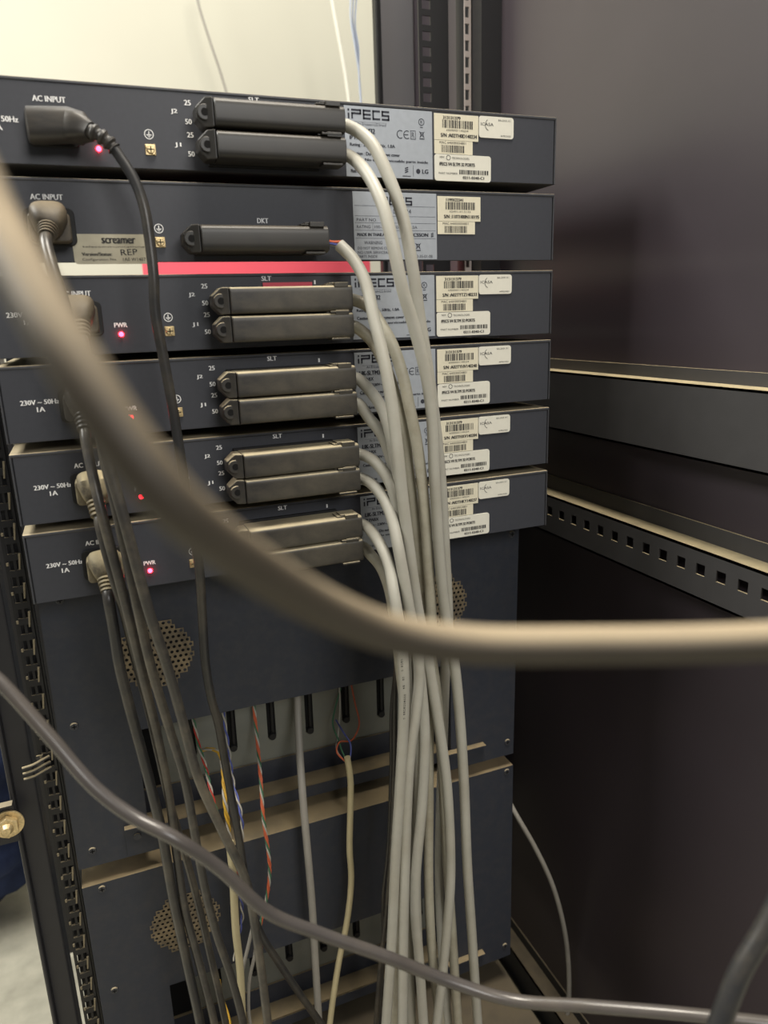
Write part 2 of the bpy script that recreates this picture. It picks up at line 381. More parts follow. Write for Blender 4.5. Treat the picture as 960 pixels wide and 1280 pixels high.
def plate_slt(mb, x, zt, Y):
    logo(mb, x + .0028, zt - .0020, .0330, .0066, Y)
    quad(mb, x + .0065, x + .0335, zt - .01045, zt - .0103, Y)
    text(mb, 'An Ericsson-LG brand', x + .0215, zt - .0117, .0230, .0019, Y)
    text(mb, 'LIK-SLTM32', x + .0035, zt - .0163, .0200, .0034, Y, 'l', bold=.0003)
    text(mb, 'IP PABX', x + .0035, zt - .0212, .0120, .0026, Y, 'l', bold=.0002)
    text(mb, 'Rating : 230V~, 50Hz, 1.0A', x + .0035, zt - .0262, .0360, .0028, Y, 'l', bold=.0002)
    text(mb, 'Caution : Do not remove cover', x + .0035, zt - .0318, .0400, .0024, Y, 'l', bold=.0002)
    text(mb, 'No user serviceable parts inside', x + .0150, zt - .0362, .0520, .0024, Y, 'l', bold=.0002)
    text(mb, 'Made in Korea', x + .0035, zt - .0440, .0120, .0024, Y, 'l', bold=.0002)
    # CE, squares, bin, round mark
    for cx in (.0445, .0500):
        n = 14; v = []
        for k in range(n + 1):
            a = math.radians(55 + 250 * k / n); v += [(x + cx + .0030 * math.cos(a), Y, zt - .0172 + .0030 * math.sin(a)), (x + cx + .0024 * math.cos(a), Y, zt - .0172 + .0024 * math.sin(a))]
        mb.add(v, [(2 * k, 2 * k + 1, 2 * k + 3, 2 * k + 2) for k in range(n)])
    quad(mb, x + .0472, x + .0510, zt - .0175, zt - .0169, Y)
    quad(mb, x + .0528, x + .0572, zt - .0145, zt - .0141, Y); quad(mb, x + .0528, x + .0532, zt - .0202, zt - .0141, Y)
    quad(mb, x + .0568, x + .0572, zt - .0202, zt - .0141, Y); quad(mb, x + .0528, x + .0572, zt - .0202, zt - .0198, Y)
    text(mb, 'R', x + .0550, zt - .0172, .0022, .0036, Y)
    bin_icon(mb, x + .0625, zt - .0165, .0046, Y)
    ring(mb, x + .0622, zt - .0078, .0020, .0025, Y); quad(mb, x + .0610, x + .0634, zt - .0117, zt - .0112, Y)
    text(mb, 'R', x + .0622, zt - .0078, .0018, .0022, Y)
    crest3(mb, x + .0490, zt - .0422, .0028, Y); quad(mb, x + .0455, x + .0525, zt - .0465, zt - .0460, Y)
    quad(mb, x + .0545, x + .0548, zt - .0465, zt - .0385, Y)
    ring(mb, x + .0588, zt - .0425, 0, .0018, Y, 16); text(mb, 'LG', x + .0645, zt - .0425, .0050, .0030, Y, bold=.0003)
def plate_dkt(mb, x, zt, Y, h):
    logo(mb, x + .0190, zt - .0032, .0300, .0060, Y)
    text(mb, 'DTIM24', x + .0330, zt - .0135, .0150, .0032, Y, 'l')
    for q in (.0100, .0173, .0222, .0276, .0334): quad(mb, x + .001, x + .0690, zt - q, zt - q + .0002, Y)
    quad(mb, x + .0155, x + .0157, zt - .0276, zt - .0222, Y)
    text(mb, 'PART NO.   TIM24', x + .0025, zt - .0200, .0300, .0022, Y, 'l')
    text(mb, 'RATING', x + .0025, zt - .0250, .0110, .0022, Y, 'l'); text(mb, '100-240V~ 50/60Hz 2.0A', x + .0170, zt - .0250, .0360, .0022, Y, 'l')
    text(mb, 'MADE IN THAILAND', x + .0025, zt - .0306, .0270, .0022, Y, 'l', bold=.0002); text(mb, 'ERICSSON', x + .0440, zt - .0306, .0180, .0026, Y, 'l', bold=.0003)
    crest3(mb, x + .0660, zt - .0308, .0022, Y)
    text(mb, 'WARNING', x + .0080, zt - .0365, .0150, .0024, Y, 'l')
    text(mb, 'DO NOT REMOVE COVER', x + .0025, zt - .0405, .0300, .0020, Y, 'l'); text(mb, 'NO USER SERVICEABLE', x + .0025, zt - .0436, .0290, .0020, Y, 'l')
    text(mb, 'PARTS INSIDE', x + .0025, zt - .0466, .0160, .0020, Y, 'l'); text(mb, '12-35-01-0B', x + .0510, zt - .0466, .0150, .0022, Y, 'l')
    bin_icon(mb, x + .0535, zt - .0390, .0048, Y)

Z = [(.0759, .0251), (.0177, -.0349), (-.0431, -.0960), (-.1012, -.1535), (-.1607, -.2121), (-.2187, -.2712)]
SN = ['A02TH0D140234', '110TH00N110195', 'A02TYTZ140233', 'A02TYHV140240', 'A02THXV140204', 'A02THKY140237']
LAB = ['topmost dark blue-grey rack telephone unit, its plug angled sideways, below the cream wall',
       'second telephone unit from the top, with a silver sticker hanging off its edge',
       'third telephone unit from the top, just below the glowing red gap',
       'fourth telephone unit from the top, its mains plug mostly behind the blurred cable',
       'fifth telephone unit from the top, with a dusty top edge and a dusty mains plug',
       'lowest of the six slim telephone units, resting above the tall dark chassis']
ACX = [.0565, .0470, .0565, .0500, .0500, .0500]
PLX = [.0565, .0470, .0565, .0520, .0520, .0520]
UNITS = []
for i, (zt, zb) in enumerate(Z):
    dkt = i == 1; H = zt - zb
    u = empty('telephone_unit', (.22, .0, zb), LAB[i], 'telephone unit', 'slim telephone units stacked in the rack')
    UNITS.append(u)
    m = MB(); zf = zb + (.024 if dkt else 0)
    m.add([(.0014, .001, zb), (.4386, .001, zb), (.4386, .300, zf), (.0014, .300, zf), (.0014, .001, zt - .0014), (.4386, .001, zt - .0014), (.4386, .300, zt - .0014), (.0014, .300, zt - .0014)],
          [(0, 1, 2, 3), (4, 7, 6, 5), (0, 4, 5, 1), (1, 5, 6, 2), (2, 6, 7, 3), (3, 7, 4, 0)]); m.build('chassis', 'unit_metal', u, bevel=.0008)
    m = MB(); m.box(.0022, .4378, 0, .0011, zb + .0004, zt - .0022); m.build('rear_panel', 'unit_panel', u)
    m = MB(); m.box(0, .44, -.0004, .300, zt - .0013, zt); 
    for xa, xb in ((0, .0013), (.4387, .44)):
        m.add([(xa, -.0004, zb), (xb, -.0004, zb), (xb, .300, zf), (xa, .300, zf), (xa, -.0004, zt - .0013), (xb, -.0004, zt - .0013), (xb, .300, zt - .0013), (xa, .300, zt - .0013)],
              [(0, 1, 2, 3), (4, 7, 6, 5), (0, 4, 5, 1), (1, 5, 6, 2), (2, 6, 7, 3), (3, 7, 4, 0)])
    m.build('cover', 'unit_metal', u, bevel=.0005)
    m = MB(); m.sweep([(.0004, .0009, zt - .0013), (.4396, .0009, zt - .0013)], .0014, 16); m.build('rolled_edge', 'unit_metal', u, smooth=True)
    for x0, x1 in ((-.018, 0), (.44, .4583)):
        e = MB(); e.box(x0, x1, .300, .3025, zf + .003, zt - .003); e.build('mounting_ear', 'unit_metal', u)
    # legend
    m = MB(); Y = -.00025
    text(m, 'AC INPUT', ACX[i], zt - .0118, .0195, .0034, Y, bold=.0002); m.build('inlet_lettering', 'print_white', u)
    if i not in (1,):
        m = MB(); text(m, '230V ~ 50Hz', .0245, zt - .0248, .0245, .0033, Y, bold=.0002); text(m, '1A', .0245, zt - .0298, .0050, .0033, Y, bold=.0002); m.build('voltage_lettering', 'print_white', u)
    gz = -.0305 if dkt else -.0292
    cx = .1160; m = MB()
    ring(m, cx, zt + gz, .0026, .0031, Y); quad(m, cx - .0003, cx + .0003, zt + gz - .0004, zt + gz + .0019, Y)
    quad(m, cx - .0017, cx + .0017, zt + gz - .0006, zt + gz - .0001, Y); quad(m, cx - .0010, cx + .0010, zt + gz - .0013, zt + gz - .0009, Y); quad(m, cx - .0004, cx + .0004, zt + gz - .0019, zt + gz - .0016, Y)
    m.build('earth_symbol', 'print_white', u); m = MB()
    if dkt: text(m, 'DKT', .1894, zt - .0244, .0080, .0034, Y, bold=.0002)
    else:
        text(m, 'PWR', .0832, zt - .0334, .0085, .0032, Y, bold=.0002); m.build('lamp_lettering', 'print_white', u); m = MB()
        text(m, 'SLT', .1890, zt - .0036, .0072, .0034, Y, bold=.0002); m.build('socket_title', 'print_white', u); m = MB(); text(m, '1', .2262, zt - .0068, .0010, .0030, Y, bold=.0002)
        m.build('pin_number', 'print_white', u); m = MB()
        for (tx, q, tz) in (('J2', .1338, .0143), ('25', .1432, .0083), ('50', .1428, .0200), ('J1', .1343, .0350), ('25', .1432, .0282), ('50', .1428, .0402)):
            text(m, tx, q, zt - tz, .0042, .0033, Y, bold=.0002)
    m.build('socket_title' if dkt else 'pin_lettering', 'print_white', u)
    # earth screw
    sx, sz = .1160, zt - (.0395 if dkt else .0388)
    m = MB(); m.box(sx - .0034, sx + .0034, -.0008, 0, sz - .0034, sz + .0034); m.cyl((sx, -.0008, sz), (sx, -.0024, sz), .0029, 18, .0024)
    m.box(sx - .0031, sx - .0012, -.0019, -.0008, sz + .0008, sz + .0030); m.box(sx + .0010, sx + .0030, -.0017, -.0008, sz - .0031, sz - .0012)
    es = m.build('earth_screw', 'gold_screw', u, bevel=.0003)
    m = MB(); m.box(sx - .0020, sx + .0020, -.0026, -.0023, sz - .0003, sz + .0003); m.box(sx - .0003, sx + .0003, -.0026, -.0023, sz - .0020, sz + .0020); m.build('screw_slot', 'hole_black', es)
    if not dkt:
        lx, lz = .0830, zt - .0397
        m = MB(); m.sweep([(lx, -.0, lz), (lx, -.0008, lz), (lx, -.0015, lz), (lx, -.0020, lz)], [.0017, .0017, .0013, .0006], 14, ref=(1, 0, 0)); m.build('power_lamp', 'led', u, smooth=True)
    # mains inlet
    px, pz = PLX[i], zt - (.0305 if dkt else .0285)
    m = MB(); m.prism(rrect(px - .0155, px + .0155, pz - .0118, pz + .0118, .004), -.0022, 0)
    m.prism([(px - .0125, pz - .0095), (px + .0125, pz - .0095), (px + .0125, pz + .004), (px + .0095, pz + .0095), (px - .0095, pz + .0095), (px - .0125, pz + .004)], -.0035, -.0022)
    m.build('mains_inlet', 'socket_black', u, bevel=.0006)
    # sockets for the connectors
    for zc in ((-.0395,) if dkt else (-.0196, -.0390)):
        x0 = .1385 if dkt else .1535
        m = MB(); m.box(x0, x0 + .0800, -.0042, 0, zt + zc - .0092, zt + zc + .0098); m.build('connector_socket', 'socket_black', u, bevel=.0004)
    # stickers
    x0 = .2596 if dkt else .2556
    x1 = x0 + (.0700 if dkt else .0712); z0 = zt - (.0505 if not dkt else .0515); z1 = zt - .0026
    m = MB(); m.prism([(x0, z0), (x1, z0), (x1, z1), (x0, z1)], YS, -.00005); s = m.build('rating_plate', 'silver_plate', u, label='silver printed rating plate')
    m = MB(); (plate_dkt(m, x0, z1, YS - .00012, z1 - z0) if dkt else plate_slt(m, x0, z1, YS - .00012)); m.build('plate_print', 'ink_blue', s)
    ax = .3305 if dkt else .3285; at_ = zt - (.0042 if dkt else .0034)
    m = MB(); Yl = -.0006
    m.prism([(ax, at_ - .0184), (ax + .0385, at_ - .0184), (ax + .0385, at_), (ax, at_)], Yl, -.0001)
    m.prism([(ax, at_ - .0282), (ax + .0335, at_ - .0282), (ax + .0335, at_ - .0186), (ax, at_ - .0186)], Yl + .0001, -.0001)
    s = m.build('serial_sticker', 'paper_cream', u, label='cream barcode sticker')
    m = MB(); Y = Yl - .00012
    text(m, '1199X22341' if dkt else '313131379', ax + .0075, at_ - .0026, .0150, .0022, Y, 'l', bold=.0002)
    barcode(m, ax + .0070, ax + .0340, at_ - .0098, at_ - .0042, Y, i + 3)
    text(m, '62491-41-5135' if dkt else '60000001140234', ax + .0105, at_ - .0113, .0190, .0014, Y, 'l')
    text(m, 'S/N :' + SN[i], ax + .0055, at_ - .0150, .0315, .0026, Y, 'l', bold=.0002)
    text(m, 'MAC 640030034801', ax + .0045, at_ - .0202, .0230, .0018, Y + .0001, 'l')
    barcode(m, ax + .0060, ax + .0265, at_ - .0272, at_ - .0220, Y + .0001, i + 31)
    m.build('sticker_print', 'ink', s)
    if not dkt:
        cx0 = .3283; ct = zt - .0320
        m = MB(); m.prism(rrect(cx0, cx0 + .0500, ct - .0192, ct, .0022), Yl - .0003, -.0001); s = m.build('part_sticker', 'paper_white', u, label='white rounded part number sticker', )
        m = MB(); Y = Yl - .00045
        text(m, 'NEW', cx0 + .0045, ct - .0022, .0040, .0014, Y, 'l'); ring(m, cx0 + .0120, ct - .0024, .0015, .0019, Y); text(m, 'TECHNOLOGIES', cx0 + .0150, ct - .0026, .0155, .0015, Y, 'l')
        text(m, 'IPECS V4 SLTM 32 PORTS', cx0 + .0040, ct - .0070, .0310, .0024, Y, 'l', bold=.0003)
        text(m, 'PART NUMBER', cx0 + .0035, ct - .0137, .0165, .0014, Y, 'l'); barcode(m, cx0 + .0215, cx0 + .0475, ct - .0140, ct - .0108, Y, 77 + i)
        text(m, '0211-0340-C1', cx0 + .0245, ct - .0164, .0190, .0020, Y, 'l', bold=.0002)
        m.build('sticker_print', 'ink', s)
        ix = .3675; it = zt - .0030
        m = MB(); m.prism(rrect(ix, ix + .0315, it - .0155, it, .0022), Yl - .0002, -.0001); s = m.build('approval_sticker', 'paper_white', u, label='small white rounded approval sticker')
        m = MB(); Y = Yl - .00035
        text(m, 'ICASA', ix + .0015, it - .0058, .0115, .0022, Y, 'l')
        n = 10; v = []
        for k in range(n + 1):
            a = math.radians(120 + 130 * k / n); rr = .0044
            v += [(ix + .0098 + rr * math.cos(a), Y, it - .0062 + rr * math.sin(a)), (ix + .0098 + (rr - .0004) * math.cos(a), Y, it - .0062 + (rr - .0004) * math.sin(a))]
        m.add(v, [(2 * k, 2 * k + 1, 2 * k + 3, 2 * k + 2) for k in range(n)])
        text(m, 'BA-2XX X1', ix + .0175, it - .0024, .0110, .0013, Y, 'l'); text(m, 'APPROVED', ix + .0195, it - .0136, .0095, .0012, Y, 'l')
        m.build('sticker_print', 'ink', s)
    if dkt:
        tl = -.02; ox, oz = .0590, zt - .0345
        m = MB(); m.prism(rrect(ox, ox + .0500, oz - .0192, oz, .0022), -.0010, -.0004); s = m.build('supplier_sticker', 'aged_plate', u, label='tarnished silver sticker hanging off the lower edge')
        m = MB(); Y = -.0012
        text(m, 'screamer', ox + .0185, oz - .0042, .0215, .0036, Y, 'l', bold=.0004)
        text(m, 'telecommunications', ox + .0060, oz - .0080, .0400, .0012, Y, 'l')
        text(m, 'Version/Status:', ox + .0050, oz - .0128, .0190, .0022, Y, 'l', bold=.0002)
        text(m, 'REP', ox + .0300, oz - .0118, .0110, .0038, Y, 'l', tilt=.05)
        text(m, 'Configuration No.', ox + .0050, oz - .0164, .0220, .0020, Y, 'l'); text(m, '1A0 W1407', ox + .0310, oz - .0162, .0150, .0022, Y, 'l')
        m.build('sticker_print', 'ink', s)
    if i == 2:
        m = MB(); m.box(.1860, .2240, -.0012, -.0004, zt - .0096, zt - .0066); m.build('red_reflection_strip', 'red_plastic_and_reflection', u, label='thin red strip standing in for a reflection under the lettering')  # red reflection above the connector, modelled as a coloured strip

# ------------------------------------------------------------------ the two tall chassis
def chassis(zt, roll, label, grilles=(.079, .345)):
    """6U chassis: rear face with fan grilles and a wide opening over the card panel"""
    Y = .045; xl, xr = -.004, .436; zb = zt - .256
    r = empty('expansion_chassis', ((xl + xr) / 2, Y, zb), label, 'chassis', 'tall equipment chassis below the slim units')
    m = MB(); t = .0015; ot = zt - .134; ol, orr = .057, .360
    m.box(xl, xr, Y, Y + t, ot, zt); m.box(xl, ol, Y, Y + t, zb, ot); m.box(orr, xr, Y, Y + t, zb, ot)
    m.build('rear_cover', 'box_metal', r)
    m = MB(); m.box(xl, xl + t, Y + t, .36, zb, zt); m.box(xr - t, xr, Y + t, .36, zb, zt); m.box(xl + t, xr - t, Y + t, .36, zt - t, zt)
    m.box(xl + t, xr - t, .093, .36, zb + .006, zb + .0075); m.box(ol - .0012, ol, Y + t, .09, zb, ot); m.box(orr, orr + .0012, Y + t, .09, zb, ot)
    m.build('housing', 'box_metal', r)
    # card panel with tall slots
    P = .09; m = MB(); pb = zt - .2217; slots = [.105 + .039 * k for k in range(8)]; hw = .0042; x = ol + .022
    for s in slots:
        if s > orr - .01: break
        m.box(x, s - hw, P, P + .0015, pb, zt - .02); m.box(s - hw, s + hw, P, P + .0015, pb, pb + .024 - .003 * (slots.index(s) % 2)); x = s + hw
    m.box(x, orr, P, P + .0015, pb, zt - .02)
    cp = m.build('card_panel', 'card_panel', r, label='grey-green card panel with tall slots')
    m = MB(); m.box(ol, orr, P + .0015, P + .003, pb - .03, zt - .02); m.build('slot_backing', 'hole_black', cp)
    m = MB()
    for s in slots:
        if s > orr - .01: break
        zb_ = pb + .024 - .003 * (slots.index(s) % 2)
        m.sweep([(s + .0010, P - .0005, zb_ + .0035), (s + .0012, P - .0022, zb_ + .11)], [(.0012, .0016)] * 2, 8); m.sweep([(s, P - .001, zb_ + .002), (s, P - .0035, zb_ + .002)], [.0040, .0034], 12)
    m.build('card_guide', 'socket_black', r)
    m = MB(); m.box(ol, orr, P - .002, P + .0015, zt - .250, pb); m.build('lower_trim', 'box_metal', r)
    m = MB(); m.box(ol, orr, .066, P, zt - .2476, zt - .246); m.box(ol, orr, .0655, .067, zb - .0025, zt - .246); m.build('bottom_ledge', 'box_metal', r)
    # fan grilles
    for gx in grilles:
        gz = zt - .067; R = .0335; m = MB(); pitch = .0046; hr = .00145; rows = int(R / pitch) + 1
        for a in range(-rows, rows + 1):
            for b in range(-rows, rows + 1):
                cx_ = gx + (a + (.5 if b % 2 else 0)) * pitch; cz_ = gz + b * pitch
                if max(abs(cx_ - gx), abs(cz_ - gz), (abs(cx_ - gx) + abs(cz_ - gz)) * .74) > R * .92: continue
                hx = pitch / 2; o = []; inn = []
                for k in range(8):
                    ang = math.pi / 8 + k * math.pi / 4
                    c, s_ = math.cos(ang), math.sin(ang); sc = hx / max(abs(c), abs(s_))
                    o.append((cx_ + c * sc, Y - .0006, cz_ + s_ * sc)); inn.append((cx_ + c * hr, Y - .0006, cz_ + s_ * hr))
                # square corners
                m.add(o + inn, [(k, (k + 1) % 8, 8 + (k + 1) % 8, 8 + k) for k in range(8)])
                for sx_, sz_, k in ((1, 1, 0), (-1, 1, 2), (-1, -1, 4), (1, -1, 6)):
                    m.add([o[k], (cx_ + sx_ * hx, Y - .0006, cz_ + sz_ * hx), o[k + 1]], [(0, 1, 2)])
                # hole walls
                m.add(inn + [(q[0], Y - .0001, q[2]) for q in inn], [(k, (k + 1) % 8, 8 + (k + 1) % 8, 8 + k) for k in range(8)])
        g = m.build('fan_grille', 'grille_dust', r, label='dust covered perforated fan grille')
        m = MB(); m.cyl((gx, Y - .0002, gz), (gx, Y + .0002, gz), R * .9, 8); m.build('grille_hole_dark', 'hole_black', g)  # black disc standing in for the dark recess behind the holes
    # screws
    for sx, sz in ((.009, -.118), (.009, -.240), (.012, -.006), (.428, -.006), (.428, -.240)):
        m = MB(); z_ = zt + sz; m.cyl((sx, Y, z_), (sx, Y - .0012, z_), .0036, 16, .0030); sc = m.build('cover_screw', 'unit_metal', r)
        m = MB(); m.box(sx - .0020, sx + .0020, Y - .0015, Y - .0011, z_ - .0004, z_ + .0004); m.box(sx - .0004, sx + .0004, Y - .0015, Y - .0011, z_ - .0020, z_ + .0020); m.build('screw_slot', 'hole_black', sc)
    m = MB(); m.box(.037, .068, Y - .0015, Y, zb + .001, zt - .224); m.box(.037, .068, Y - .006, Y - .0015, zt - .2255, zt - .224)
    b = m.build('corner_bracket', 'box_metal', r, bevel=.0003)
    m2 = MB(); m2.box(.352, .398, Y - .0015, Y, zb + .001, zt - .232); m2.box(.352, .398, Y - .0075, Y - .0015, zt - .2335, zt - .232); m2.build('corner_bracket', 'box_metal', r, bevel=.0003)
    m = MB(); m.cyl((.047, Y - .0015, zt - .236), (.047, Y - .003, zt - .236), .0032, 14); m.build('bracket_screw', 'unit_metal', b)
    r.rotation_euler = (0, roll, 0)
    return r
chassis(-.2825, math.radians(.6), 'upper tall dark chassis directly under the slim units, wires hanging from its opening')
chassis(-.5555, 0, 'lowest tall dark chassis on the rack shelf, its dusty top showing', (.079,))

# ------------------------------------------------------------------ connectors and multipair cables
def hood(parent, unit, zc, x0, dusty):
    zt = Z[unit][0]; z = zt + zc; hm = 'hood_dusty' if dusty else 'hood_clean'; h = .0091
    m = MB(); yc = -.0174
    m.sweep([(x0, yc, z), (x0 + .0006, yc, z), (x0 + .0894, yc, z), (x0 + .0900, yc, z)], [(.0124, h * .95), (.0130, h), (.0130, h), (.0124, h * .95)], 40, 9 if dusty else 5, ref=(0, 1, 0))
    hd = m.build('connector_hood', hm, parent, smooth=True)
    e = x0 - .0115
    m = MB(); m.prism([(x0 - .0005, z - h), (x0 - .0005, z + h), (x0 - .0055, z + h), (e, z + .0036), (e, z - .0036), (x0 - .0065, z - h)][::-1], 0, -.0100,
                      front=lambda p: -.0285 + max(0, (x0 - p[0])) * .5)
    fl = m.build('end_flange', hm, hd, bevel=.0008)
    c = x0 - .0060
    m = MB(); m.cyl((c, -.018, z), (c, -.0262, z), .0050, 20); m.build('screw_boss', hm, fl, bevel=.0006)
    m = MB(); m.cyl((c, -.0262, z), (c, -.0264, z), .0024, 16); m.build('fixing_screw', 'hole_black', fl)
    m = MB(); a = x0 + .070
    m.box(a, a + .0165, -.0275, -.0150, z + h, z + h + .0010); m.box(a + .003, a + .0165, -.0275, -.0150, z + h + .0010, z + h + .0020)
    m.box(a + .006, a + .0165, -.0305, -.0275, z + h - .0012, z + h + .0020)
    m.build('latch_clip', hm, hd, bevel=.0003)
    m = MB(); m.box(a + .002, a + .0165, -.0308, -.0200, z - h - .0012, z - h + .0002); m.build('lower_lip', hm, hd, bevel=.0003)
    return Vector((x0 + .0885, -.0170, z))
def P3(path):
    return [at(*p) for p in path]
def jacket(parent, pts, r, matn, name='cable_jacket', n=14, step=.004):
    m = MB(); m.sweep(spline(pts, step), r, n); return m.build(name, matn, parent, smooth=True)
RC = .0045
CAB = [
 # unit, zc, mat, path, label, offset of exit
 (0, -.0196, 'cable_grey', [(462,176,-.034),(486,222,-.046),(503,270,-.052),(515,330,-.055),(525,400,-.055),(536,470,-.055),(545,540,-.053),(551,600,-.051),(556,690,-.048),(560,780,-.045),(556,850,-.038),(553,950,-.032),(549,1080,-.030),(552,1180,-.030),(561,1290,-.030)], 'grey multipair cable leaving the upper connector of the topmost unit'),
 (0, -.0390, 'cable_grey', [(458,216,-.040),(478,256,-.056),(491,305,-.064),(503,360,-.066),(518,410,-.066),(532,465,-.066),(540,520,-.066),(543,592,-.066),(549,690,-.064),(556,760,-.062),(568,830,-.062),(575,900,-.060),(580,980,-.060),(584,1080,-.060),(590,1170,-.060),(598,1290,-.060)], 'grey multipair cable leaving the lower connector of the topmost unit, rightmost in the bundle'),
 (1, -.0395, 'cable_grey', [(440,322,-.030),(456,350,-.040),(468,400,-.052),(480,450,-.060),(489,500,-.064),(497,563,-.066),(503,620,-.066),(512,690,-.066),(522,760,-.064),(536,830,-.062),(546,890,-.062),(555,950,-.062),(560,1000,-.062),(563,1100,-.062),(556,1190,-.062),(545,1290,-.062)], 'grey multipair cable with its jacket cut back at the second unit connector'),
 (2, -.0196, 'cable_grey_worn', [(462,384,-.026),(474,402,-.036),(490,430,-.046),(503,468,-.052),(512,510,-.055),(520,548,-.056),(526,590,-.056),(531,640,-.056),(535,700,-.055),(539,770,-.054),(538,830,-.053),(536,900,-.050),(536,1000,-.048),(536,1110,-.048),(541,1200,-.048),(552,1290,-.046)], 'stained grey multipair cable leaving the upper connector of the third unit'),
 (2, -.0390, 'cable_grey_worn', [(463,424,-.024),(476,445,-.032),(488,475,-.040),(498,512,-.045),(506,550,-.045),(511,590,-.045),(517,640,-.045),(524,710,-.044),(534,790,-.043),(545,860,-.040),(553,960,-.040),(558,1060,-.042),(566,1180,-.044),(573,1290,-.044)], 'stained grey multipair cable leaving the lower connector of the third unit'),
 (3, -.0196, 'cable_grey', [(462,488,-.026),(476,508,-.036),(486,535,-.046),(493,570,-.052),(501,615,-.054),(509,680,-.054),(517,750,-.053),(521,830,-.053),(523,900,-.053),(523,1000,-.052),(520,1100,-.050),(523,1190,-.050),(531,1290,-.050)], 'grey multipair cable leaving the upper connector of the fourth unit'),
 (3, -.0390, 'cable_grey', [(460,521,-.026),(476,541,-.036),(487,568,-.042),(494,600,-.044),(501,650,-.045),(509,710,-.044),(517,790,-.044),(516,860,-.044),(515,950,-.043),(512,1060,-.042),(511,1180,-.042),(515,1290,-.042)], 'grey multipair cable leaving the lower connector of the fourth unit'),
 (4, -.0196, 'cable_grey', [(466,575,-.032),(480,590,-.044),(491,612,-.053),(498,645,-.057),(504,690,-.058),(512,750,-.058),(521,810,-.059),(527,860,-.060),(531,920,-.060),(528,1000,-.060),(520,1090,-.060),(519,1140,-.060),(524,1200,-.060),(530,1290,-.060)], 'grey multipair cable leaving the upper connector of the fifth unit'),
 (4, -.0390, 'cable_grey', [(466,606,-.034),(480,624,-.048),(490,648,-.060),(497,680,-.068),(504,718,-.071),(512,764,-.072),(522,815,-.071),(524,850,-.070),(520,890,-.070),(513,940,-.070),(509,1000,-.070),(506,1090,-.070),(504,1180,-.070),(503,1290,-.070)], 'grey multipair cable leaving the lower connector of the fifth unit'),
 (5, -.0196, 'cable_grey', [(464,664,-.034),(476,682,-.050),(486,706,-.062),(492,740,-.072),(498,776,-.076),(504,830,-.076),(505,880,-.074),(503,930,-.072),(499,1000,-.070),(494,1080,-.068),(490,1170,-.066),(482,1290,-.064)], 'grey multipair cable leaving the upper connector of the lowest slim unit, leftmost in the bundle'),
 (5, -.0390, 'cable_grey_worn', [(462,692,-.026),(475,707,-.036),(485,730,-.046),(493,770,-.052),(500,830,-.055),(507,900,-.055),(507,980,-.054),(503,1080,-.052),(498,1180,-.050),(494,1290,-.048)], 'stained grey multipair cable leaving the lowest connector of the slim units'),
]
for (u, zc, mt, path, lab) in CAB:
    x0 = .1400 if u == 1 else .1560
    t = empty('multipair_cable', (x0 + .045, -.0045, Z[u][0] + zc), lab, 'cable', 'grey multipair cables falling in a bundle')
    e = hood(t, u, zc, x0, u >= 2)
    pts = P3(path); last = pts[-1]; pts.append(Vector((last.x, last.y, -.845 if last.y < 10 else 0)) if last.z > -.84 else last + Vector((0, 0, -.01)))
    pts[-1] = Vector((last.x + .002, last.y, min(last.z - .02, -.8475)))
    if pts[-1].z < -.8475: pts = pts[:-1]
    if u == 1:
        s = pts[0] - (pts[1] - pts[0]) * 1.0; s = at(424, 306, -.024); pts = [s] + pts
        jacket(t, pts, RC, mt)
        for k, wm in enumerate(('wire_white', 'wire_blue', 'wire_brown', 'wire_orange')):
            a = e + Vector((-.002, 0, -.004 + k * .002)); b = s + Vector((.002, 0, -.0025 + k * .0016))
            m = MB(); m.sweep(spline([a, (a + b) / 2 + Vector((0, -.002 * (k % 2), .002 - .0012 * k)), b], .002), .0009, 6); m.build('inner_wire', wm, t, smooth=True)
    else:
        jacket(t, [e, e + Vector((.006, -.003, -.0015))] + pts, RC, mt)
# ink marks printed along some jackets
def marks(px0, py0, px1, py1, Y, n, parent):
    m = MB(); a = at(px0, py0, Y); b = at(px1, py1, Y); d = (b - a); L_ = d.length; d.normalize(); rnd = random.Random(px0)
    for k in range(n):
        if rnd.random() < .2: continue
        c = a + d * (L_ * k / n); ln = L_ / n * .62
        for sx in ((-.0007, .0004) if rnd.random() < .6 else (-.0007, -.0003, .0004)):
            m.box(c.x + sx, c.x + sx + .0003, c.y - .0002, c.y, c.z - ln, c.z)
    m.build('jacket_print', 'ink', parent)
cabs = [o for o in COL.objects if o.name.startswith('multipair_cable')]
marks(502, 824, 503, 840, -.0806, 6, cabs[9]); marks(504, 846, 505, 862, -.0804, 6, cabs[9]); marks(506, 868, 505, 900, -.0792, 12, cabs[9])

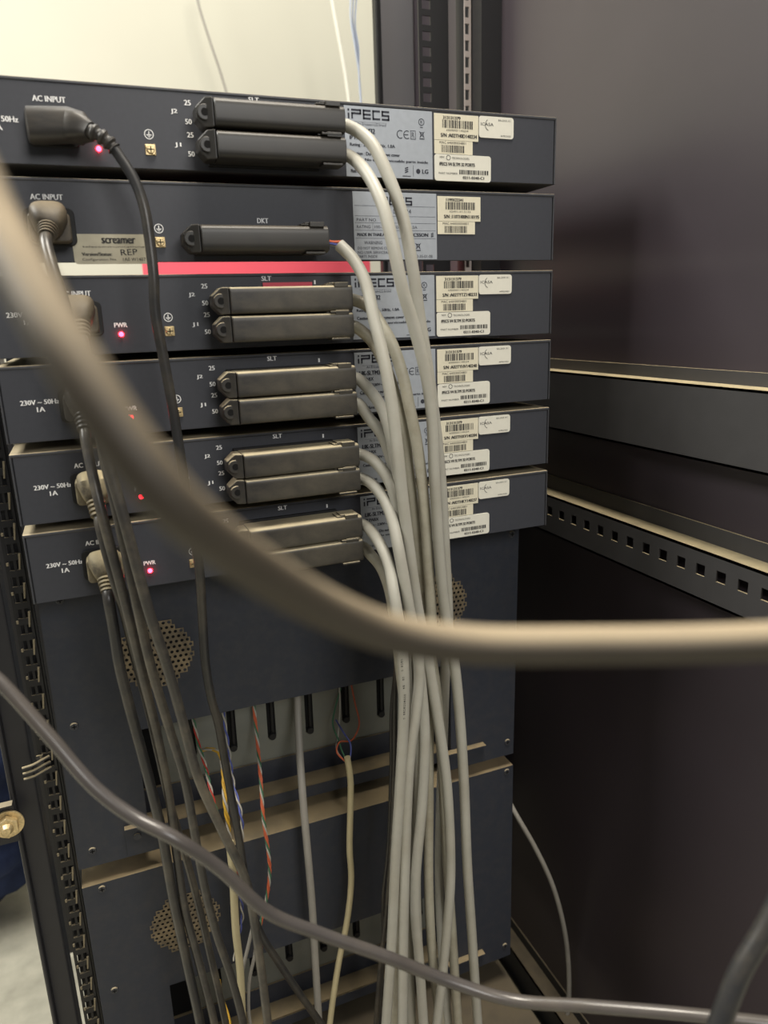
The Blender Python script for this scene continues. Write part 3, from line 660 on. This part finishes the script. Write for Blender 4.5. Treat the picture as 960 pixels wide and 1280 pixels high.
# ------------------------------------------------------------------ mains cords
def plug_down(parent, u, matn, exit_px, Ye):
    """right-angled mains plug with ribbed strain relief heading for exit_px"""
    px = PLX[u]; pz = Z[u][0] - (.0325 if u == 1 else .0290)
    m = MB(); m.prism(rrect(px - .0125, px + .0125, pz - .0088, pz + .0092, .003), -.0165, -.0036)
    b = m.build('plug_body', matn, parent, bevel=.0012, seg=3)
    a = Vector((px, -.0175, pz + .003)); e = at(*exit_px, Ye); d = e - a
    m = MB(); m.sweep([a + Vector((0, .003, .0045)), a + Vector((0, -.001, .003)), a + d * .25, a + d * .42, a + d * .46], [(.009, .0112), (.0085, .0112), (.0080, .0086), (.0065, .0066), (.005, .005)], 20, 3.2, ref=(0, 1, 0))
    m.build('plug_neck', matn, b, smooth=True)
    m = MB(); P = []; Rr = []; n = 4
    for k in range(n):
        f0 = .46 + .54 * k / n
        for q, rr in ((0, 1), (.48, 1), (.52, .66), (.98, .66)):
            P.append(a + d * (f0 + .54 / n * q)); Rr.append((.0064 - .0018 * k / n) * rr)
    m.sweep(P, Rr, 16); m.build('strain_relief', matn, parent, smooth=True)
    return e, d.normalized()
CORDS = [
 (1, 'plug_mid', 'cord_dusty', (58, 297), -.034, .0036, [(66,335,-.048),(77,368,-.054),(91,415,-.060),(106,468,-.066),(122,530,-.074),(138,590,-.078),(154,645,-.080),(170,705,-.080),(188,770,-.078),(208,830,-.072),(228,900,-.066),(247,970,-.062),(277,1037,-.062),(307,1100,-.062),(319,1160,-.062),(336,1290,-.062)], 'dusty mains cord plugged straight into the second unit'),
 (2, 'plug_mid', 'cord_dusty', (104, 424), -.034, .0034, [(110,455,-.044),(119,510,-.052),(130,570,-.060),(143,625,-.064),(155,680,-.064),(170,750,-.062),(188,830,-.056),(210,905,-.050),(231,975,-.044),(243,1040,-.040),(256,1110,-.038),(270,1165,-.038),(290,1225,-.038),(306,1290,-.038)], 'dusty mains cord plugged into the third unit'),
 (3, 'black_plastic', 'cord_dusty', (106, 540), -.034, .0034, [(112,575,-.044),(122,620,-.054),(134,668,-.058),(148,720,-.058),(163,780,-.052),(180,850,-.042),(198,925,-.032),(212,1000,-.024),(221,1070,-.020),(232,1140,-.020),(248,1200,-.022),(270,1290,-.024)], 'mains cord of the fourth unit, mostly behind the blurred cable'),
 (4, 'plug_dusty', 'cord_dusty', (123, 648), -.032, .0032, [(130,680,-.038),(141,720,-.040),(155,765,-.036),(168,820,-.030),(184,880,-.024),(199,945,-.020),(214,1010,-.010),(232,1070,-.002),(248,1130,.000),(262,1190,.000),(284,1290,-.004)], 'mains cord with a dust caked plug in the fifth unit'),
 (5, 'plug_dusty', 'cord_black', (135, 742), -.032, .0040, [(142,785,-.032),(149,830,-.030),(161,880,-.028),(177,940,-.026),(190,990,-.024),(203,1045,-.022),(216,1120,-.020),(233,1200,-.020),(252,1290,-.020)], 'mains cord with dusty plug in the lowest slim unit, leftmost of the cords'),
]
for (u, pm, cm, ex, Ye, r, path, lab) in CORDS:
    t = empty('mains_cord', (PLX[u], -.004, Z[u][0] - .028), lab, 'mains cord', 'mains cords hanging from the slim units')
    e, d = plug_down(t, u, pm, ex, Ye); pts = P3(path)
    l = pts[-1]; pts.append(Vector((l.x + .002, l.y, min(l.z - .01, -.8480))))
    jacket(t, [e - d * .003, e + d * .004] + pts, r, cm, 'cord_jacket')
# topmost unit: plug turned to the side
t = empty('mains_cord', (PLX[0], -.004, Z[0][0] - .028), 'black mains cord leaving the topmost unit sideways through a side angled plug', 'mains cord', 'mains cords hanging from the slim units')
px, pz = PLX[0], Z[0][0] - .0308
m = MB(); q1 = at(104, 161, -.0165)
m.sweep([(px - .0150, -.0125, pz + .0002), (px - .0146, -.0125, pz + .0002), (px - .0132, -.0125, pz + .0002), (px - .0060, -.0130, pz + .0004), (px + .010, -.0140, pz + .0012), q1, q1 + Vector((.002, 0, -.0003))],
        [(.0040, .0075), (.0066, .0094), (.0086, .0105), (.0092, .0106), (.0088, .0102), (.0080, .0094), (.0066, .0078)], 28, 3.2, ref=(0, 1, 0)); b = m.build('plug_body', 'black_plastic', t, smooth=True)
A = [at(96, 159, -.018), at(104, 161, -.020), at(110, 163, -.023), at(115, 165, -.026)]
m = MB(); m.sweep([at(88, 158, -.016)] + A, [(.0080, .0092), (.0085, .0088), (.0075, .0080), (.0060, .0062), (.0050, .0050)], 20, 3.5, ref=(0, 1, 0)); m.build('plug_neck', 'black_plastic', b, smooth=True)
B = spline([at(112, 163, -.027), at(124, 169, -.029), at(134, 176, -.030), at(143, 186, -.031)], .0011); Rr = [(.0054 - .001 * k / len(B)) * (1 if (k // 2) % 2 else .74) for k in range(len(B))]
m = MB(); m.sweep(B, Rr, 16); m.build('strain_relief', 'black_plastic', t, smooth=True)
pts = [at(140, 182, -.0305)] + P3([(150,196,-.032),(168,225,-.036),(180,258,-.040),(187,300,-.042),(192,345,-.044),(194,390,-.044),(205,450,-.044),(216,510,-.044),(224,560,-.044),(232,610,-.044),(240,660,-.044),(249,710,-.042),(253,770,-.036),(257,830,-.030),(264,872,-.026),(273,905,-.022),(281,950,-.014),(288,990,-.008),(299,1050,-.006),(309,1110,-.004),(324,1163,-.004),(349,1204,-.004),(378,1247,-.004),(408,1290,-.004)])
pts.append(pts[-1] + Vector((.006, 0, -.02)))
jacket(t, pts, .0034, 'cord_black', 'cord_jacket')

# ------------------------------------------------------------------ single cables and loose wires
def cable(name, path, r, matn, label, cat='cable', fn=at, group=None, n=14, down=False):
    m = MB(); pts = [fn(*p) for p in path]
    m.sweep(spline(pts, .003), r, n); o = m.build(name, matn, smooth=True); tag(o, label, cat, group); return o
cable('thick_cable', [(-75,130,.125),(-38,200,.118),(-8,272,.112),(32,347,.105),(84,440,.100),(148,540,.100),(222,634,.104),(310,702,.115),(400,757,.130),(490,792,.142),(590,806,.148),(740,807,.150),(880,805,.150),(1040,798,.150)], .0040, 'foreground_cable', 'thick out of focus grey-brown cable sweeping across in front of everything', fn=atS, n=24)
cable('extension_cable', [(-60,800,.36),(0,852,.36),(60,918,.36),(118,984,.36),(165,1020,.36),(215,1046,.36),(275,1086,.37),(335,1140,.38),(400,1167,.39),(480,1195,.40),(560,1226,.41),(640,1250,.41),(740,1258,.40),(860,1268,.39),(1040,1288,.38)], .0034, 'cord_lead', 'shiny grey cord crossing the lower picture from left edge to bottom right', 'cable', fn=atS, n=18)
cable('black_cord', [(1010,1040,.30),(962,1150,.30),(925,1215,.30),(892,1300,.30)], .0045, 'cord_black', 'blurred black cord in the bottom right corner', 'cord', fn=atS)
cable('thin_grey_cable', [(630,990,.10),(645,1018,.075),(668,1058,.06),(690,1105,.05),(705,1160,.045),(711,1215,.045),(710,1260,.045),(702,1310,.045)], .0029, 'cable_dull_grey', 'thin pale grey cable hanging alone right of the lowest chassis')
cable('flat_grey_cable', [(372,800,.082),(372,872,.078),(374,930,.060),(378,990,.035),(384,1060,.026),(390,1130,.024),(394,1200,.022),(400,1300,.020)], .0037, 'cable_dull_grey', 'plain grey cable hanging from the chassis opening left of the cream cable')
# cream cable with fanned out pairs
t = empty('cream_cable', at(432, 955, .03), 'cream cable whose coloured wires fan out into the chassis opening', 'cable')
jacket(t, P3([(434,946,.034),(438,975,.030),(438,1010,.026),(437,1060,.024),(439,1100,.024),(434,1150,.022),(424,1200,.020),(416,1250,.018),(410,1300,.016)]), .0031, 'cable_cream')
for wm, pth in (('wire_orange', [(439,855,.085),(444,880,.080),(449,905,.072),(440,925,.060),(424,928,.050),(421,940,.042),(434,954,.034)]),
                ('wire_green', [(426,860,.085),(419,885,.080),(416,905,.070),(423,925,.055),(428,940,.042),(434,952,.034)]),
                ('wire_white', [(424,858,.085),(425,885,.080),(423,915,.068),(421,938,.050),(433,954,.034)]),
                ('wire_blue', [(420,900,.080),(429,915,.060),(438,930,.046),(438,945,.038),(435,955,.034)])):
    jacket(t, P3(pth), .0008, wm, 'loose_wire', 8, .002)
def twisted(name, path, mats, label, r=.0009, tw=.028, group='twisted wire pairs in the chassis opening'):
    C = spline(P3(path), .0015); t = empty(name, C[0], label, 'wires', group)
    for j, wm in enumerate(mats):
        pts = []; s = 0
        for i, p in enumerate(C):
            if i: s += (C[i] - C[i - 1]).length
            a = 2 * math.pi * (s / tw + j / len(mats)); pts.append(p + Vector((math.cos(a) * r * 1.25, math.sin(a) * r * 1.25, 0)))
        m = MB(); m.sweep(pts, r, 7); m.build('twisted_wire', wm, t, smooth=True)
twisted('twisted_wires', [(316,868,.086),(319,900,.080),(323,940,.064),(326,975,.040),(329,1020,.026),(336,1070,.022),(337,1095,.022),(331,1135,.022),(325,1160,.022),(328,1200,.022)], ('wire_orange', 'wire_white', 'wire_green', 'wire_orange'), 'orange, white and green twisted wires falling left of the plain grey cable', .0008)
twisted('twisted_wires', [(241,895,.086),(248,930,.078),(256,955,.064),(263,985,.040),(271,1015,.026),(284,1045,.022),(292,1075,.022),(300,1105,.022)], ('wire_red', 'wire_white', 'wire_green'), 'red, white and green twisted wires at the left end of the chassis opening', .0008)
twisted('twisted_wires', [(252,938,.080),(262,936,.074),(274,941,.066),(279,965,.048),(281,1000,.030),(285,1030,.024),(288,1058,.022),(292,1085,.022)], ('wire_yellow', 'wire_white', 'wire_yellow'), 'yellow and white twisted wires curling out of the left end of the chassis opening', .0010)
twisted('twisted_wires', [(279,890,.086),(285,930,.078),(293,985,.040),(300,1010,.026),(303,1040,.024),(300,1075,.022),(299,1110,.020),(303,1145,.020),(297,1175,.020),(293,1200,.02)], ('wire_blue', 'wire_white'), 'blue and white twisted wires running down beside the yellow ones', .0008)
cable('cream_lead', [(287,1052,.020),(291,1090,.018),(293,1130,.018),(295,1165,.018),(300,1210,.018),(304,1300,.018)], .0036, 'cable_cream', 'short cream lead hidden behind the black mains cords')
cable('grey_loop', [(318,1150,.026),(311,1180,.026),(303,1215,.026),(300,1250,.026),(303,1300,.026)], .0018, 'cable_dull_grey', 'thin grey wire curving behind the cords at the bottom', group='thin wires curving behind the cords')
cable('grey_loop', [(322,1165,.022),(318,1195,.022),(312,1225,.022),(311,1262,.022),(316,1300,.022)], .0016, 'cable_dull_grey', 'second thin grey wire curving behind the cords, right of the first', group='thin wires curving behind the cords')
cable('yellow_wire', [(274,1225,.035),(278,1248,.03),(285,1268,.02),(291,1300,.01)], .0013, 'wire_yellow', 'single yellow wire at the bottom left among the cords', 'wire')
cable('thin_dark_cable', [(497,800,.0),(494,860,-.01),(493,950,-.01),(489,1060,-.01),(483,1140,-.01),(476,1200,-.01),(468,1300,-.01)], .0022, 'cord_dusty', 'thin dark cable just left of the grey bundle', group='thin dark cables beside the bundle')
cable('thin_dark_cable', [(500,800,.012),(490,880,.008),(489,960,.008),(485,1060,.008),(479,1120,.008),(479,1180,.008),(474,1300,.008)], .0018, 'cord_black', 'thinnest black cable left of and behind the thin dark one', group='thin dark cables beside the bundle')

# ------------------------------------------------------------------ things beyond the rack
BY = .80
rx0 = at(178, 333, BY).x; rx1 = at(463, 342, BY).x; rz = at(320, 336, BY).z
b = empty('red_display_board', ((rx0 + rx1) / 2, BY, -1.06), 'bright red board glimpsed through the gap under the second unit', 'board')
m = MB(); m.box(rx0, rx1, BY, BY + .004, rz - .09, rz + .07); m.build('board_face', 'red_plastic_and_reflection', b)
m = MB(); 
for xx in (rx0 + .06, rx1 - .06): m.box(xx - .006, xx + .006, BY + .004, BY + .016, -1.06, rz + .05)
m.box(rx0, rx1, BY + .004, BY + .016, rz + .03, rz + .05); m.build('board_stand', 'cabinet_dark', b)
cable('hanging_cord', [(243,-40,1.22),(247,0,1.22),(262,50,1.22),(276,92,1.22),(290,140,1.22)], .0028, 'cable_dull_grey', 'thin grey cord hanging in front of the cream wall', 'cord')
cable('white_wall_cable', [(410,-40,1.1),(415,0,1.1),(424,50,1.1),(432,95,1.1),(438,140,1.1)], .0042, 'paper_white', 'white cable hanging in front of the cream wall near the rack post')
m = MB()
for k in range(3):
    m.sweep(spline([at(440 + k * 4, -30, .75), at(438 + 3 * k, 20 + 6 * k, .75), at(444 + 2 * k, 60, .745), at(449, 95 + 4 * k, .75), at(452, 140, .75)], .01), [(.003, .0012)] * len(spline([at(440 + k * 4, -30, .75), at(438 + 3 * k, 20 + 6 * k, .75), at(444 + 2 * k, 60, .745), at(449, 95 + 4 * k, .75), at(452, 140, .75)], .01)), 8)
tag(m.build('plastic_wrap', 'plastic_wrap', smooth=True), 'strip of pale bluish plastic wrap hanging beside the rack post', 'plastic wrap')
# folded blue cloth lying outside the cabinet at the left
bm = bmesh.new(); bmesh.ops.create_icosphere(bm, subdivisions=5, radius=1)
from mathutils import noise as mn
for v in bm.verts:
    p = v.co.copy(); n1 = mn.noise(Vector((p.x * 1.5, p.y * 1.5, p.z * 5.0))); n2 = mn.noise(p * 5)
    k = 1 + .16 * n1 + .05 * n2 + .05 * math.sin(p.z * 22 + 4 * n1)
    v.co = Vector((p.x * .19 * k, p.y * .13 * k, p.z * .33 * (1 + .05 * n2)))
    v.co.z = max(v.co.z, -.325)
me = bpy.data.meshes.new('blue_cloth_bag'); bm.to_mesh(me); bm.free()
for p in me.polygons: p.use_smooth = True
me.materials.append(MATS['blue_denim'])
c = at(40, 1040, .70) - Vector((.13, 0, 0)); o = bpy.data.objects.new('blue_cloth_bag', me); COL.objects.link(o); o.location = (c.x, c.y, -1.06 + .325)
tag(o, 'creased dark blue cloth bag standing on the concrete floor at far left', 'bag')
